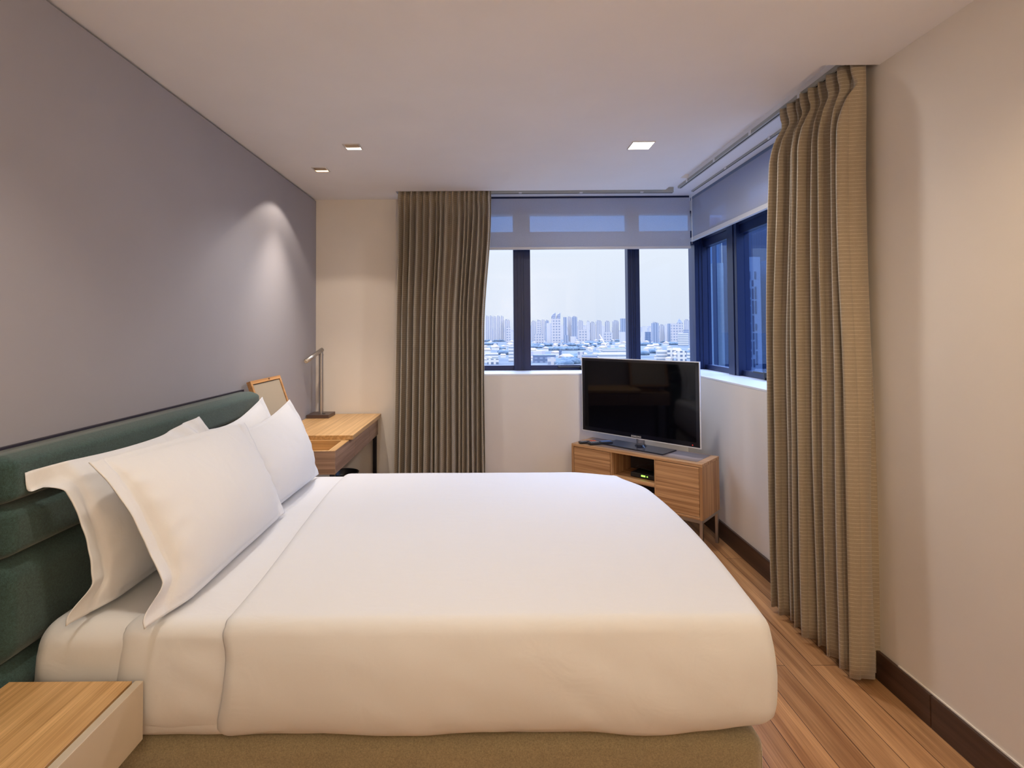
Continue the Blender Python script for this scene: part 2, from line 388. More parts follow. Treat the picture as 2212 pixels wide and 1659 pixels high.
# standing lamp added out of view behind the camera as warm fill
fl = thing('added_floor_lamp', 'added fill lamp on a stand with pale drum shade, behind the camera', 'lamp', (.685, -1.25, 0))
bm = bmesh.new(); tube(bm, [(.685, -1.25, 0), (.685, -1.25, .02)], .14, 32); obj('base', bm, M_black_metal, fl)
bm = bmesh.new(); tube(bm, [(.685, -1.25, .02), (.685, -1.25, 1.50)], .012, 12); obj('pole', bm, M_black_metal, fl)
bm = bmesh.new(); tube(bm, [(.685, -1.25, 1.45), (.685, -1.25, 1.75)], [.21, .17], 40, caps=False); obj('lamp_shade', bm, mat('lamp_shade_linen', (.8, .75, .66), .9), fl, smooth=True)
pl_ = bpy.data.lights.new('added_fill_bulb', 'POINT'); pl_.energy = P_FILL_LAMP; pl_.color = WARM; pl_.shadow_soft_size = .06
q = bpy.data.objects.new('added_fill_bulb', pl_); COL.objects.link(q); q.location = (.685, -1.25, 1.80)

# ------------------------------------------------------------------ headboard
HX = -1.322
def roll_mesh(y0, y1, z0, z1, x0=XL + .018, x1=HX):
    d = (z1 - z0) / 2; zc = (z0 + z1) / 2; bm = bmesh.new(); n, k = 28, 40; rr_ = min(.07, d)
    def prof(t, yy):
        # t -1..1 across the roll height
        a = abs(t); x = x0 + (x1 - x0) * (1 - max(0, (a - .55) / .45) ** 2.4 * .42) if a > .55 else x1
        e = min(yy - y0, y1 - yy); ed = max(0, 1 - e / .045)
        return x - ed ** 2.6 * .05
    ts = [math.sin((i / n - .5) * math.pi) for i in range(n + 1)]
    ys = [y0 + .045 * (1 - math.cos(i / 10 * math.pi / 2)) for i in range(10)] + [y0 + .045 + (y1 - y0 - .09) * i / k for i in range(k + 1)] + [y1 - .045 * (1 - math.cos((10 - i) / 10 * math.pi / 2)) for i in range(1, 11)]
    g = [[bm.verts.new((prof(t, y) + .0012 * nz(0, y, zc + t * d, 18), y, zc + t * d * (1 - max(0, 1 - min(y - y0, y1 - y) / .045) ** 3 * .12))) for t in ts] for y in ys]
    for i in range(len(ys) - 1):
        for j in range(n): bm.faces.new((g[i][j], g[i + 1][j], g[i + 1][j + 1], g[i][j + 1]))
    # close to the backing
    ring = [g[i][0] for i in range(len(ys))] + [g[-1][j] for j in range(1, n + 1)] + [g[i][n] for i in range(len(ys) - 2, -1, -1)] + [g[0][j] for j in range(n - 1, 0, -1)]
    bk = [bm.verts.new((x0, v.co.y, v.co.z)) for v in ring]
    for i in range(len(ring)): j = (i + 1) % len(ring); bm.faces.new((ring[i], ring[j], bk[j], bk[i]))
    bm.faces.new(bk); return bm
ROWS = ((.862, 1.010), (.570, .858), (.30, .566), (.04, .296))
hb = thing('headboard', 'long channelled green fabric headboard along the grey wall behind the bed', 'headboard', (XL, 2.2, 0))
obj('backing_board', boxm(XL + .003, XL + .018, .30, 3.118, .03, 1.157), M_green_d, hb, label='dark backing board')
obj('padded_roll', roll_mesh(1.470, 3.10, 1.014, 1.150, x1=HX), M_green, hb, smooth=True)
for z0, z1 in ROWS: obj('padded_roll', roll_mesh(1.470, 3.085, z0, z1), M_green, hb, smooth=True)
for z0, z1 in ((1.014, 1.150),) + ROWS: obj('padded_roll', roll_mesh(.32, 1.462, z0, z1), M_green, hb, smooth=True)

# ------------------------------------------------------------------ bed
BX0, BX1, BY0, BY1 = -1.318, .775, 1.50, 3.09
bed = thing('bed', 'double bed with olive velvet base and white-covered mattress', 'bed', (-.27, 2.29, 0))
def warp_base(p):
    q = p.copy(); q.z += .006 * nz(p.x, p.y, 0, 3); return q
obj('bed_base', rbox((-1.30, BY0 + .035, .035), (.782, BY1 - .04, .336), .05, .05, warp=warp_base), M_olive, bed, smooth=True)
bm = bmesh.new()
tube(bm, [(.782 - .016, BY0 + .035 + .016, z) for z in (.07, .15, .22, .29)], .0035, 8)
obj('base_piping', bm, M_olive, bed, smooth=True)
for x in (-1.2, .68):
    for y in (1.62, 2.96): obj('leg', boxm(x - .03, x + .03, y - .03, y + .03, 0, .05), M_plastic, bed)
def warp_mat(p):
    q = p.copy()
    side = sstep(.62, .45, p.z)
    q.y += (-.004 if p.y < 2.2 else .004) * side + .004 * nz(p.x, 0, p.z, 9) * side
    if p.x < -1.2: q.y += .010 * math.sin(p.z * 30 + p.x * 40) * sstep(-1.2, -1.31, p.x) * side
    q.z += .004 * nz(p.x, p.y, 0, 5) * sstep(.6, .66, p.z)
    q.x += .02 * sstep(.52, .66, p.z) * sstep(-1.2, -1.3, p.x)
    return q
mt = obj('mattress', rbox((BX0, BY0 + .02, .34), (.70, BY1 - .03, .668), .065, .03, warp=warp_mat), M_linen, bed, smooth=True)

def cover_warp(kind):
    def w(p):
        q = p.copy(); x, y, z = p
        top = sstep(.60, .665, z); side = 1 - top
        # crown and soft hollows on top
        cy = (y - BY0) / (BY1 - BY0)
        q.z += top * (.008 * math.sin(math.pi * min(1, max(0, cy))) + .003 * nz(x, y, 0, 2.2) + .0012 * nz(x, y, 3, 9))
        # near and far sides belly outwards
        zz = (z - .345) / .3
        if y < 1.7: q.y += -.016 * math.sin(math.pi * min(1, max(0, zz))) * side + .010 * nz(x, 1, z, 2.6) * side + .004 * nz(x * 1.3 + z * 1.8, 5, z, 9) * side
        if y > 2.9: q.y += .012 * math.sin(math.pi * min(1, max(0, zz))) * side
        # foot end bows out
        if x > .6: q.x += sstep(.6, .8, x) * (.048 * math.sin(math.pi * min(1, max(0, (y - 1.5) / 1.59))) + side * (.020 * math.sin(math.pi * min(1, max(0, zz)) ** .7) - .022 * (1 - min(1, max(0, zz))) - .010 * sstep(.45, .35, z)))
        d_ = sstep(.45, .82, x) * sstep(2.70, 3.09, y); q.x -= .055 * d_; q.y -= .03 * d_; q.z -= .016 * d_ * top
        # hem: pulled up and wavy
        hem = sstep(.43, .345, z)
        q.z += hem * (.005 * math.sin(x * 9) + .006 * nz(x, y, 0, 5)) + hem * (.028 * sstep(.45, .80, x) if y < 1.7 else 0)
        q.y += hem * (.015 if y < 2.2 else -.015)
        if kind == 'duvet':
            e = sstep(-.45, -.775, x)
            q.x += e * (-.075 * sstep(1.55, 3.0, y)) + e * side * .015 * math.sin(z * 14) * (1 if y < 2 else 0)
            if y < 1.7: q.x += e * side * sstep(.6, .36, z) * .0 
        else:
            q.z -= .006 * top; q.y += side * (.006 if y < 2.2 else -.006)
            if y < 2.2: q.x += sstep(-.9, -1.06, x) * side * .01 * math.sin(z * 10)
        return q
    return w
bs = obj('turned_down_sheet', rbox((-1.063, BY0 + .012, .352), (-.60, BY1 - .012, .676), .054, .03, drop=('-z', '+x', '-x'), warp=cover_warp('sheet')), M_linen, None, smooth=True, solid=.004)
tag(bs, 'white folded-back top sheet band between the pillows and the duvet', 'bed sheet')
dv = obj('duvet', rbox((-.770, BY0, .345), (.790, BY1, .684), .050, .026, drop=('-z', '-x'), warp=cover_warp('duvet')), M_linen, None, smooth=True, solid=.009)
tag(dv, 'smooth white duvet spread over the foot of the bed', 'duvet')

# pillows: corners (near top, near bottom, far top, far bottom), shells with sewn flanges
def pillow(label, NT, NB, FT, FB, th, bow, seed, flop_top=0, flop_bot=0, crumple=0, sag=0.0):
    NT, NB, FT, FB = map(Vector, (NT, NB, FT, FB)); fl = .062
    ctr = (NB + FB) / 2
    def P(u, v, s):
        b = NB.lerp(FB, u); t_ = NT.lerp(FT, u); p = b.lerp(t_, v)
        n = (FT - NT + FB - NB).normalized().cross((t_ - b).normalized()).normalized()   # towards the foot of the bed
        if n.x < 0: n = -n
        p = p + n * bow * math.sin(math.pi * v)
        # pinched outline: sides draw in between the corners
        p.y += .022 * math.sin(math.pi * v) * (1 - 2 * u) * abs(1 - 2 * u)
        p.z -= (sag * math.sin(math.pi * u)) * v
        fu = min(1, max(0, (u - fl) / (1 - 2 * fl))); fv = min(1, max(0, (v - .03) / .94))
        t = th * (max(0, 4 * fu * (1 - fu)) ** .42) * (max(0, 4 * fv * (1 - fv)) ** .55) * (.80 + .34 * (1 - v))
        w = t / max(th, 1e-6)
        seam = math.exp(-((u - fl) / .008) ** 2) + math.exp(-((1 - fl - u) / .008) ** 2)
        puck = .0045 * math.exp(-((min(u, 1 - u) - fl * 1.5) / .045) ** 2) * nz(v * 9, seed, u * 2, 1.6)
        cr_ = .0055 * nz(u * 1.6 + seed, v, 0, 2.2) + .0016 * nz(u * 3 + seed, v * 2, 1, 5)
        # gathers that run in from the seams and corners
        ed = 1 - min(1, min(fu, 1 - fu) / .22); et = 1 - min(1, min(fv, 1 - fv) / .2)
        gath = .0022 * ed ** 3 * math.sin(v * 30 + 6 * nz(seed, v, u, 3)) * sstep(0, .3, w) + .0018 * et ** 3 * math.sin(u * 36 + 7 * nz(v, seed, u, 3)) * sstep(0, .3, w)
        p = p + n * (s * (t + .0018) + cr_ + (gath + puck - .0022 * seam) * (1 if s > 0 else 0))
        if crumple and u > .62 and v > .6:
            k = sstep(.62, .85, u) * sstep(.6, .85, v)
            p = p + n * k * crumple * (.5 * math.sin(u * 46 + v * 9) + .6 * nz(u * 9, v * 6, seed, 1.0)); p.z += .016 * k
        # hanging flange corners
        if flop_top and u < fl * 1.5 and v > .80:
            k = sstep(fl * 1.5, 0, u) * sstep(.80, .93, v); p += k * Vector((-flop_top, -.01, -.30 * flop_top)); p.z -= .022 * k * sstep(.5, 1, k) * (1 - sstep(.93, 1, v))
        if flop_bot and u < fl * 2.2 and v < .2:
            k = sstep(fl * 2.2, 0, u) * sstep(.2, .03, v); p += k * Vector((-.045, -flop_bot, -.008))
        # flange waves
        if u < fl or u > 1 - fl: p = p + n * (.004 * math.sin(v * 7 + seed) + .003 * nz(v * 5, seed, u, 2))
        return p
    bm = bmesh.new(); nu, nv = 128, 64
    A = grid(bm, nu, nv, lambda u, v: P(u, v, 1)); B = grid(bm, nu, nv, lambda u, v: P(u, v, -1))
    edge = lambda g: [g[i][0] for i in range(nu + 1)] + [g[nu][j] for j in range(1, nv + 1)] + [g[i][nv] for i in range(nu - 1, -1, -1)] + [g[0][j] for j in range(nv - 1, 0, -1)]
    a, b = edge(A), edge(B)
    for i in range(len(a)): j = (i + 1) % len(a); bm.faces.new((a[i], a[j], b[j], b[i]))
    # keep everything above the mattress top
    for v in bm.verts:
        if v.co.y > BY0 + .02 and v.co.z < .684: v.co.z = .684 + (.684 - v.co.z) * .05
        if v.co.x < HX + .004: v.co.x = HX + .004 + (HX - v.co.x) * -.02
    return tag(obj('pillow', bm, M_linen, None, smooth=True), label, 'pillow', 'pillows on the bed')
pillow('near back pillow leaning on headboard, flange corner flopped over its top', (-1.262, 1.53, 1.118), (-1.135, 1.535, .690), (-1.262, 2.34, 1.112), (-1.13, 2.34, .690), .058, .03, 1.3, flop_top=.07, flop_bot=.04, crumple=.022, sag=.020)
pillow('far back pillow, mostly hidden, peaked corner against the end of headboard', (-1.262, 2.30, 1.07), (-1.13, 2.30, .690), (-1.285, 3.02, 1.125), (-1.13, 3.02, .690), .055, .02, 4.1, sag=.05)
pillow('large near front pillow with wide hemmed edges, closest to the camera', (-1.150, 1.535, 1.122), (-.905, 1.53, .690), (-1.085, 2.36, 1.092), (-.915, 2.375, .690), .082, .022, 7.7, flop_bot=.055, sag=-.006)
pillow('far front pillow with upright pointed corner beside the desk', (-1.125, 2.30, 1.06), (-.985, 2.30, .690), (-1.115, 2.985, 1.115), (-.965, 3.02, .690), .078, .02, 9.2, sag=.035)

# ------------------------------------------------------------------ nightstand
ns = thing('nightstand', 'wall-hung nightstand with oak top and beige lacquer front, bottom left', 'nightstand', (-1.2, 1.1, .38))
obj('body', boxm((XL + .131, -.985, .86, 1.484, .386, .516)), M_champ, ns)
obj('wooden_top', boxm(XL + .131, -.984, .86, 1.484, .517, .540, bev=.001, seg=1), M_oak_y, ns, label='oak veneer top')
obj('drawer_front', boxm(-.976, -.953, .86, 1.484, .384, .541, bev=.0015), M_champ, ns, label='beige lacquered drawer front')
obj('shadow_gap', boxm(-.985, -.977, .862, 1.482, .40, .528), M_gap, ns)

# ------------------------------------------------------------------ desk with lift-up lid
DX = -.928
dk = thing('vanity_desk', 'oak desk in the far left corner with raised lid and open tray', 'desk', (-1.2, 3.85, 0))
obj('desktop', boxm(XL + .002, -.902, 3.525, 4.440, .778, .808, bev=.002), M_oak_y, dk, label='pale oak desktop')
obj('tray_panel', boxm((XL + .02, DX - .02, 3.505, 3.524, .69, .778), (XL + .02, DX - .02, 3.225, 3.505, .69, .70), (XL + .02, -1.36, 3.225, 3.505, .70, .778)), M_oak_x, dk, label='pale oak tray lining')
obj('side_panel', boxm(XL + .02, DX, 3.205, 3.224, .637, .775), M_oak_dark_x, dk)
obj('side_panel', boxm(XL + .02, DX - .02, 4.415, 4.435, .637, .777), M_oak_dark, dk)
obj('bottom_panel', boxm(XL + .02, DX - .022, 3.226, 4.413, .640, .652), M_oak_dark, dk)
for a, b in ((3.226, 3.662), (3.666, 4.108), (4.112, 4.435)):
    obj('drawer_front', boxm(DX - .019, DX, a, b, .637, .773, bev=.001, seg=1), M_oak_dark, dk, label='darker brown oak drawer front')
obj('tray_rim', boxm((DX - .045, DX - .0005, 3.226, 3.524, .7732, .7765), (XL + .02, DX - .0005, 3.2051, 3.2239, .7752, .7768)), M_oak_y, dk, label='pale oak rim')
for y in (3.215, 4.40):
    for x in (XL + .03, DX - .035): obj('leg', boxm(x, x + .028, y, y + .028, 0, .636), M_black_metal, dk)
obj('leg_rail', boxm((XL + .06, DX - .037, 3.217, 3.241, .612, .636)), M_steel, dk)
# lid: hinged at the back of the tray, leaning back to the wall
lidloc = Vector((-1.272, 3.345, .812)); la_ = math.atan2(.135, .392)
lid = bpy.data.objects.new('lid', None)
def lidpt(a, b, c):   # a along Y (-.5..), b up the lid, c thickness towards the room
    return Vector((lidloc.x - b * math.sin(la_) + c * math.cos(la_), lidloc.y + a, lidloc.z + b * math.cos(la_) + c * math.sin(la_)))
def lidbox(bm, a0, a1, b0, b1, c0, c1):
    vs = [bm.verts.new(lidpt(a, b, c)) for a in (a0, a1) for b in (b0, b1) for c in (c0, c1)]
    for f in [(0, 1, 3, 2), (4, 6, 7, 5), (0, 4, 5, 1), (2, 3, 7, 6), (0, 2, 6, 4), (1, 5, 7, 3)]: bm.faces.new([vs[i] for i in f])
bm = bmesh.new(); Wd = .222; Hl = .412; fr = .021
lidbox(bm, -Wd, Wd, 0, Hl, -.018, -.008)
for q in ((-Wd, Wd, 0, fr), (-Wd, Wd, Hl - fr, Hl), (-Wd, -Wd + fr, fr, Hl - fr), (Wd - fr, Wd, fr, Hl - fr)): lidbox(bm, *q, -.008, .006)
M_lid = wood('lid_frame_oak', (.50, .25, .095), (.66, .36, .15), 1, .4)
ld = obj('lid', bm, M_lid, dk, label='raised lid with wooden frame')
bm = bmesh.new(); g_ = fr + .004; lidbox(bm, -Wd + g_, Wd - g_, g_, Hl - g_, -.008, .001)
obj('painted_mirror', bm, mat('mirror_reflection_beige', (.40, .34, .26), .35), ld, label='flat lid mirror painted in the beige of its reflection').matrix_parent_inverse = Matrix()  # mirror in the lid; its beige reflection is painted as plain colour
bm = bmesh.new(); lidbox(bm, -Wd + fr, Wd - fr, fr, Hl - fr, -.0079, -.0065); obj('dark_gap_line', bm, M_gap, ld)
bm = bmesh.new(); lidbox(bm, .03, .045, Hl - .012, Hl - .004, .006, .008); obj('catch', bm, M_bronze, ld)
for c_ in ld.children:      # children of a part keep the desk's space
    c_.data.transform(Matrix.Identity(4))
bm = bmesh.new(); tube(bm, [(-1.395, 3.13, .812), (-1.40, 3.118, 1.13)], .006, 8); obj('lid_stay', bm, M_black_metal, dk)

# desk lamp
lp = thing('desk_lamp', 'slim brushed steel desk lamp with bent arm on dark square base', 'lamp', (-1.36, 4.30, .808))
obj('base', boxm(-1.443, -1.268, 4.205, 4.385, .808, .836, bev=.0015), M_bronze, lp, label='dark bronze square base')
bm = bmesh.new(); tube(bm, [(-1.362, 4.315, .836), (-1.362, 4.315, 1.30)], .0175, 24); tube(bm, [(-1.362, 4.315, 1.298), (-1.362, 4.315, 1.308)], .0195, 24)
obj('pole', bm, M_steel, lp, smooth=False)
bm = bmesh.new(); tube(bm, [(-1.362, 4.315, 1.300), (-1.362, 4.315, 1.352)], .0165, 24); obj('joint', bm, M_steel, lp)
bm = bmesh.new(); tube(bm, [(-1.357, 4.325, 1.345), (-1.418, 4.12, 1.262)], .0165, 24); obj('arm', bm, M_steel, lp, smooth=True)
bm = bmesh.new(); tube(bm, [(-1.4178, 4.1205, 1.2622), (-1.4190, 4.1165, 1.2606)], .0135, 24); obj('lamp_lens', bm, mat('frosted_lens', (.7, .6, .45), .5), lp)
bm = bmesh.new(); tube(bm, [(-1.325, 4.27, .8361), (-1.325, 4.27, .839)], .012, 16); obj('switch', bm, M_plastic, lp)

# waste bin under the desk
wb = thing('waste_bin', 'round black waste bin under the desk', 'bin', (-1.145, 4.20, 0))
bm = bmesh.new(); n = 40
prof = [(.085, 0), (.112, .385), (.116, .390), (.112, .393), (.106, .385), (.080, .01)]
rings = [[bm.verts.new((-1.145 + r * math.cos(2 * math.pi * k / n), 4.20 + r * math.sin(2 * math.pi * k / n), z)) for k in range(n)] for r, z in prof]
for A, B in zip(rings, rings[1:]):
    for k in range(n): bm.faces.new((A[k], A[(k + 1) % n], B[(k + 1) % n], B[k]))
bm.faces.new(rings[0][::-1]); bm.faces.new(rings[-1])
obj('bin_body', bm, M_plastic, wb, smooth=True)

# ------------------------------------------------------------------ media cabinet (own axes: x along the front, y to the back)
CA = math.atan2(-.674, .739)
cb = thing('media_cabinet', 'low oak media cabinet standing diagonally in the window corner', 'cabinet', (.640, 4.213, 0), CA)
L_, D_ = 1.02, .312
def cbx(nm, m, *b, label=None, bev=.001): return obj(nm, boxm(*b, bev=bev, seg=1), m, cb, local=True, label=label)
cbx('top_panel', M_tv_oak_x, (0, L_, 0, D_, .580, .600))
cbx('top_inlay', M_inlay, (.05, L_ - .05, .045, D_ - .02, .600, .6012), label='darker veneer inlay', bev=0)
cbx('side_panel', M_tv_oak_z, (0, .020, 0, D_, .231, .5795)); cbx('side_panel', M_tv_oak_z, (L_ - .020, L_, 0, D_, .231, .5795))
cbx('bottom_panel', M_tv_oak_x, (.0205, L_ - .0205, 0, D_, .231, .247))
cbx('divider', M_tv_oak_z, (.341, .351, .004, D_ - .012, .2475, .5795)); cbx('divider', M_tv_oak_z, (.684, .692, .004, D_ - .012, .2475, .5795))
cbx('shelf', M_tv_oak_x, (.3515, .6835, .004, D_ - .012, .385, .411))
cbx('back_panel', mat('dark_brown_back', (.05, .035, .028), .7), (.0205, L_ - .0205, D_ - .0115, D_, .2475, .5795))
for a, b in ((.0235, .338), (.6945, .9975)):
    cbx('door', M_tv_oak_x, (a, b, .001, .020, .2505, .5765))
cbx('leg_frame', M_steel, (.006, L_ - .006, .006, .026, .207, .230), (.006, L_ - .006, D_ - .026, D_ - .006, .207, .230), (.006, .026, .0265, D_ - .0265, .207, .230), (L_ - .026, L_ - .006, .0265, D_ - .0265, .207, .230))
for x in (.006, L_ - .026):
    for y in (.006, D_ - .026): cbx('leg', M_steel, (x, x + .02, y, y + .02, 0, .2068))

# set-top box and its cables in the open bay
def world2(x, y, z=0): return Vector((.640 + x * math.cos(CA) - y * math.sin(CA), 4.213 + x * math.sin(CA) + y * math.cos(CA), z))
p = world2(.565, .13, .411)
stb = thing('set_top_box', 'black set-top box with green display in the cabinet opening', 'set-top box', p, CA)
obj('case', boxm(-.095, .095, -.065, .075, .004, .036, bev=.004), M_plastic, stb, local=True)
obj('display', boxm(-.010, .022, -.0665, -.0649, .015, .026), M_led_g, stb, local=True, label='glowing green display')
bm = bmesh.new(); tube(bm, [(.037, -.0665, .020), (.037, -.0649, .020)], .005, 12); obj('button', bm, M_led_g, stb, local=True, label='green lit button')
bm = bmesh.new(); tube(bm, [(-.05, .06, .02), (-.10, .05, .05), (-.06, .0, .075), (.04, -.02, .10), (.10, .0, .12), (.08, .03, .08), (.04, .05, .05), (.075, .06, .043)], .0035, 8)
tube(bm, [(-.09, .05, .043), (-.04, -.01, .06), (.05, .0, .05), (.09, .03, .11), (.07, .05, .15)], .003, 8)
tag(obj('cable', bm, M_plastic, None, smooth=True), 'tangled black cables above the set-top box', 'cable').location = p
bpy.data.objects['cable'].rotation_euler = (0, 0, CA)

# ------------------------------------------------------------------ television
TA = math.atan2(3.655 - 4.38, 1.438 - .753)
tv = thing('television', 'large flat black television on the diagonal oak cabinet', 'television', (1.0965, 4.0175, .6015), TA)
HW = .4985
def tvx(nm, bm, m, **k): return obj(nm, bm, m, tv, local=True, **k)
Z0, Z1 = .671 - .6015, 1.267 - .6015
tvx('bezel', boxm(-HW + .006, HW - .006, .0, .030, Z0 + .006, Z1 - .006, bev=.004), M_tvbez)
scr = tvx('screen', boxm(-HW + .032, HW - .032, -.0012, .0005, Z0 + .040, Z1 - .026), M_tvblack, label='dark reflective screen')
tvx('edge_trim', boxm((-HW, HW, .002, .012, Z1 - .006, Z1), (-HW, HW, .002, .012, Z0, Z0 + .006), (-HW, -HW + .006, .002, .012, Z0 + .006, Z1 - .006), (HW - .006, HW, .002, .012, Z0 + .006, Z1 - .006)), M_tvedge, label='clear silvery edge')
bm = bmesh.new(); tube(bm, [(0, .062, .012), (0, .062, Z0 + .04)], .031, 32); tvx('stand_neck', bm, M_acryl, smooth=False, label='clear acrylic neck')
bm = bmesh.new(); tube(bm, [(0, .062, .009), (0, .062, .020)], [.045, .037], 32); tvx('neck_collar', bm, M_gblack)
tvx('stand_base', boxm(-.258, .258, -.075, .125, 0, .009, bev=.003), M_gblack, label='black glass stand base')
tvx('standby_light', boxm(HW - .062, HW - .055, -.0008, .0008, Z0 + .017, Z0 + .022), M_led_r)
fc = bpy.data.curves.new('logo', 'FONT'); fc.body = 'SAMSUNG'; fc.size = .0175; fc.align_x = 'CENTER'; fc.extrude = .0004; fc.space_character = 1.08; fc.offset = .0004
fo = bpy.data.objects.new('logo_tmp', fc); COL.objects.link(fo)
bpy.context.view_layer.update()
me = bpy.data.meshes.new_from_object(fo.evaluated_get(bpy.context.evaluated_depsgraph_get()))
COL.objects.unlink(fo); bpy.data.objects.remove(fo)
me.materials.clear(); me.materials.append(M_logo)
lo = bpy.data.objects.new('logo', me); COL.objects.link(lo); lo.parent = tv; lo.location = (0, -.0008, Z0 + .012); lo.rotation_euler = (math.pi / 2, 0, 0); lo['label'] = 'silver brand lettering'

# remotes
def remote(label, loc, rz, w, l, h, kind):
    t = thing('remote_control', label, 'remote control', loc, rz, 'remote controls on the media cabinet')
    obj('case', rbox((-w / 2, -l / 2, 0), (w / 2, l / 2, h), h * .45, .02), M_plastic, t, smooth=True, local=True)
    if kind == 'a':
        obj('key_pad', boxm(-w * .36, w * .36, l * .10, l * .42, h - .0006, h + .0012, bev=.0004, seg=1), M_orange, t, local=True, label='orange key area')
        for i in range(3):
            for j in range(3): obj('key', boxm((i - 1) * w * .26 - .003, (i - 1) * w * .26 + .003, -l * .38 + j * .016, -l * .38 + j * .016 + .007, h - .0005, h + .0012), M_grey, t, local=True)
    else:
        obj('key_pad', boxm(-w * .38, w * .38, l * .02, l * .44, h - .0006, h + .0010, bev=.0004, seg=1), M_bluekey, t, local=True, label='blue reflective key area')
        for i in range(3):
            for j in range(4): obj('key', boxm((i - 1) * w * .27 - .0045, (i - 1) * w * .27 + .0045, -l * .42 + j * .018, -l * .42 + j * .018 + .009, h - .0005, h + .0014), M_grey, t, local=True)
p1 = world2(.115, .085, .6016); remote('small black remote with orange keys, left end of the media cabinet', world2(.100, .085, .6016), CA + R_(6) - math.pi / 2 + R_(48), .046, .15, .016, 'a')
p2 = world2(.190, .115, .6016); remote('larger black remote with blue and silver keys beside the television base', p2, CA - math.pi / 2 + R_(58), .054, .20, .020, 'b')

# ------------------------------------------------------------------ curtains
def curtain(name, label, path, ztop, zbot, nf, seed, amp, spread, ret=None):
    """path(s, f): point on the track for s in 0..1, f = 0 top .. 1 hem; folds along the path normal"""
    rnd = random.Random(seed); ph = []; x = 0
    wid = [rnd.uniform(.65, 1.45) for _ in range(nf)]; tot = sum(wid); acc = [0]
    for w in wid: acc.append(acc[-1] + w / tot)
    am = [rnd.uniform(.7, 1.2) for _ in range(nf)]; sk = [rnd.uniform(-.35, .35) for _ in range(nf)]
    nU, nV = nf * 22, 64
    def fold(s):
        i = min(nf - 1, max(0, next((k for k in range(nf) if s <= acc[k + 1] + 1e-9), nf - 1)))
        t = (s - acc[i]) / (acc[i + 1] - acc[i]); return i, t
    def P(u, v):
        z = zbot + (ztop - zbot) * (1 - v); hd = ztop - z
        i, t = fold(u)
        body = sstep(.05, .30, hd); hem = sstep(1.0, 2.4, hd)
        # pinch pleat at .09 below the top
        pin = math.exp(-((hd - .10) / .035) ** 2)
        a = amp * am[i] * (.42 + .58 * body) * (1 + .25 * hem)
        wv = math.sin(2 * math.pi * t + sk[i] * math.sin(2 * math.pi * t) + .25 * nz(i, seed, hd * .8, 1))
        wv = math.copysign(abs(wv) ** .75, wv)
        small = .10 * math.sin(6 * math.pi * t + i) * (1 - body) + .12 * math.sin(4 * math.pi * t + seed + hd)
        off = a * (wv * (1 - .35 * pin) + small) + .008 * nz(u * 9, hd * 1.2, seed, 1)
        s = u + (.18 / nf) * math.sin(4 * math.pi * t) * body - (.16 / nf) * math.sin(2 * math.pi * t) * pin
        s += .25 / nf * nz(i * .7, hd * .7, seed, 1) * body
        c, n = path(min(1, max(0, s)), hd / (ztop - zbot))
        q = c + n * off; q.z = z - (.010 * abs(nz(u * 12, 0, seed, 1)) if v > .99 else 0)
        return q
    bm = bmesh.new()
    def vmap(j): return j
    g = grid(bm, nU, nV, lambda u, v: P(u, v ** 1.35 if v < 1 else 1))
    t = thing(name, label, 'curtain', (path(.5, 0)[0].x, path(.5, 0)[0].y, zbot), 0, 'striped window curtains')
    o = obj('curtain_cloth', bm, M_curt, t, smooth=True); md = o.modifiers.new('solid', 'SOLIDIFY'); md.thickness = .0025
    # stitched hem band
    bm = bmesh.new()
    def Q(u, v):
        hd = 0
        vv = ((ztop - (zbot + .098 + .0035 * v)) / (ztop - zbot))
        p_ = P(u, vv); e_ = .002
        pa, pb = P(max(0, u - .002), vv), P(min(1, u + .002), vv); tn = (pb - pa); nn = Vector((tn.y, -tn.x, 0)).normalized()
        return p_ + nn * .0015
    grid(bm, nU, 1, Q); obj('hem_stitching', bm, M_pipe if False else mat('hem_thread', (.2, .15, .1), .8), t, smooth=True)
    return t
def pathL(s, f):
    x0 = -.728 - .055 * f; x1 = .022 - .062 * sstep(.05, .45, f)
    return Vector((x0 + (x1 - x0) * s, 4.280 + .03 * sstep(.02, .2, f), 0)), Vector((0, -1, 0))
curtain('curtain', 'brown striped curtain gathered at the left end of the back window', pathL, 2.652, .028, 17, 5, .068, 0)
def pathR(s, f):
    y0 = 2.235 + .02 * f; y1 = 2.80 + .10 * sstep(.02, .5, f)
    x = 1.562
    p = Vector((x, y0 + (y1 - y0) * s, 0)); n = Vector((-1, 0, 0))
    if s < .10:      # the near end turns back towards the wall
        k = 1 - s / .10; p.x += .045 * k * k; p.y -= .0
    return p, n
curtain('curtain', 'brown striped curtain hanging beside the right wall, nearest the camera', pathR, 2.6395, .028, 9, 11, .066, 0)

# tracks and blinds
def track(label, a, b, horizontal):
    t = thing('curtain_track', label, 'curtain track', ((a[0] + a[1]) / 2, (a[2] + a[3]) / 2, 2.645), 0, 'ceiling curtain tracks')
    obj('rail', boxm(*a, bev=.002), M_track, t)
    obj('channel', boxm(*b), M_gap, t)
    return t
t1 = track('long curtain track above the back window', (-.72, 1.525, 4.350, 4.382, 2.618, 2.6598), (-.70, 1.52, 4.360, 4.372, 2.6165, 2.618), True)
t2 = track('curtain track above the right window', (1.546, 1.578, 2.23, 4.318, 2.640, 2.6598), (1.559, 1.565, 2.25, 4.31, 2.6385, 2.640), False)
t3 = track('thin curtain track nearer the right window', (1.712, 1.730, 2.52, 4.46, 2.648, 2.6598), (1.719, 1.723, 2.53, 4.45, 2.6465, 2.648), False)
for i in range(3): obj('bracket', boxm(.25 + .5 * i, .275 + .5 * i, 4.344, 4.388, 2.6175, 2.624), M_white, t1)
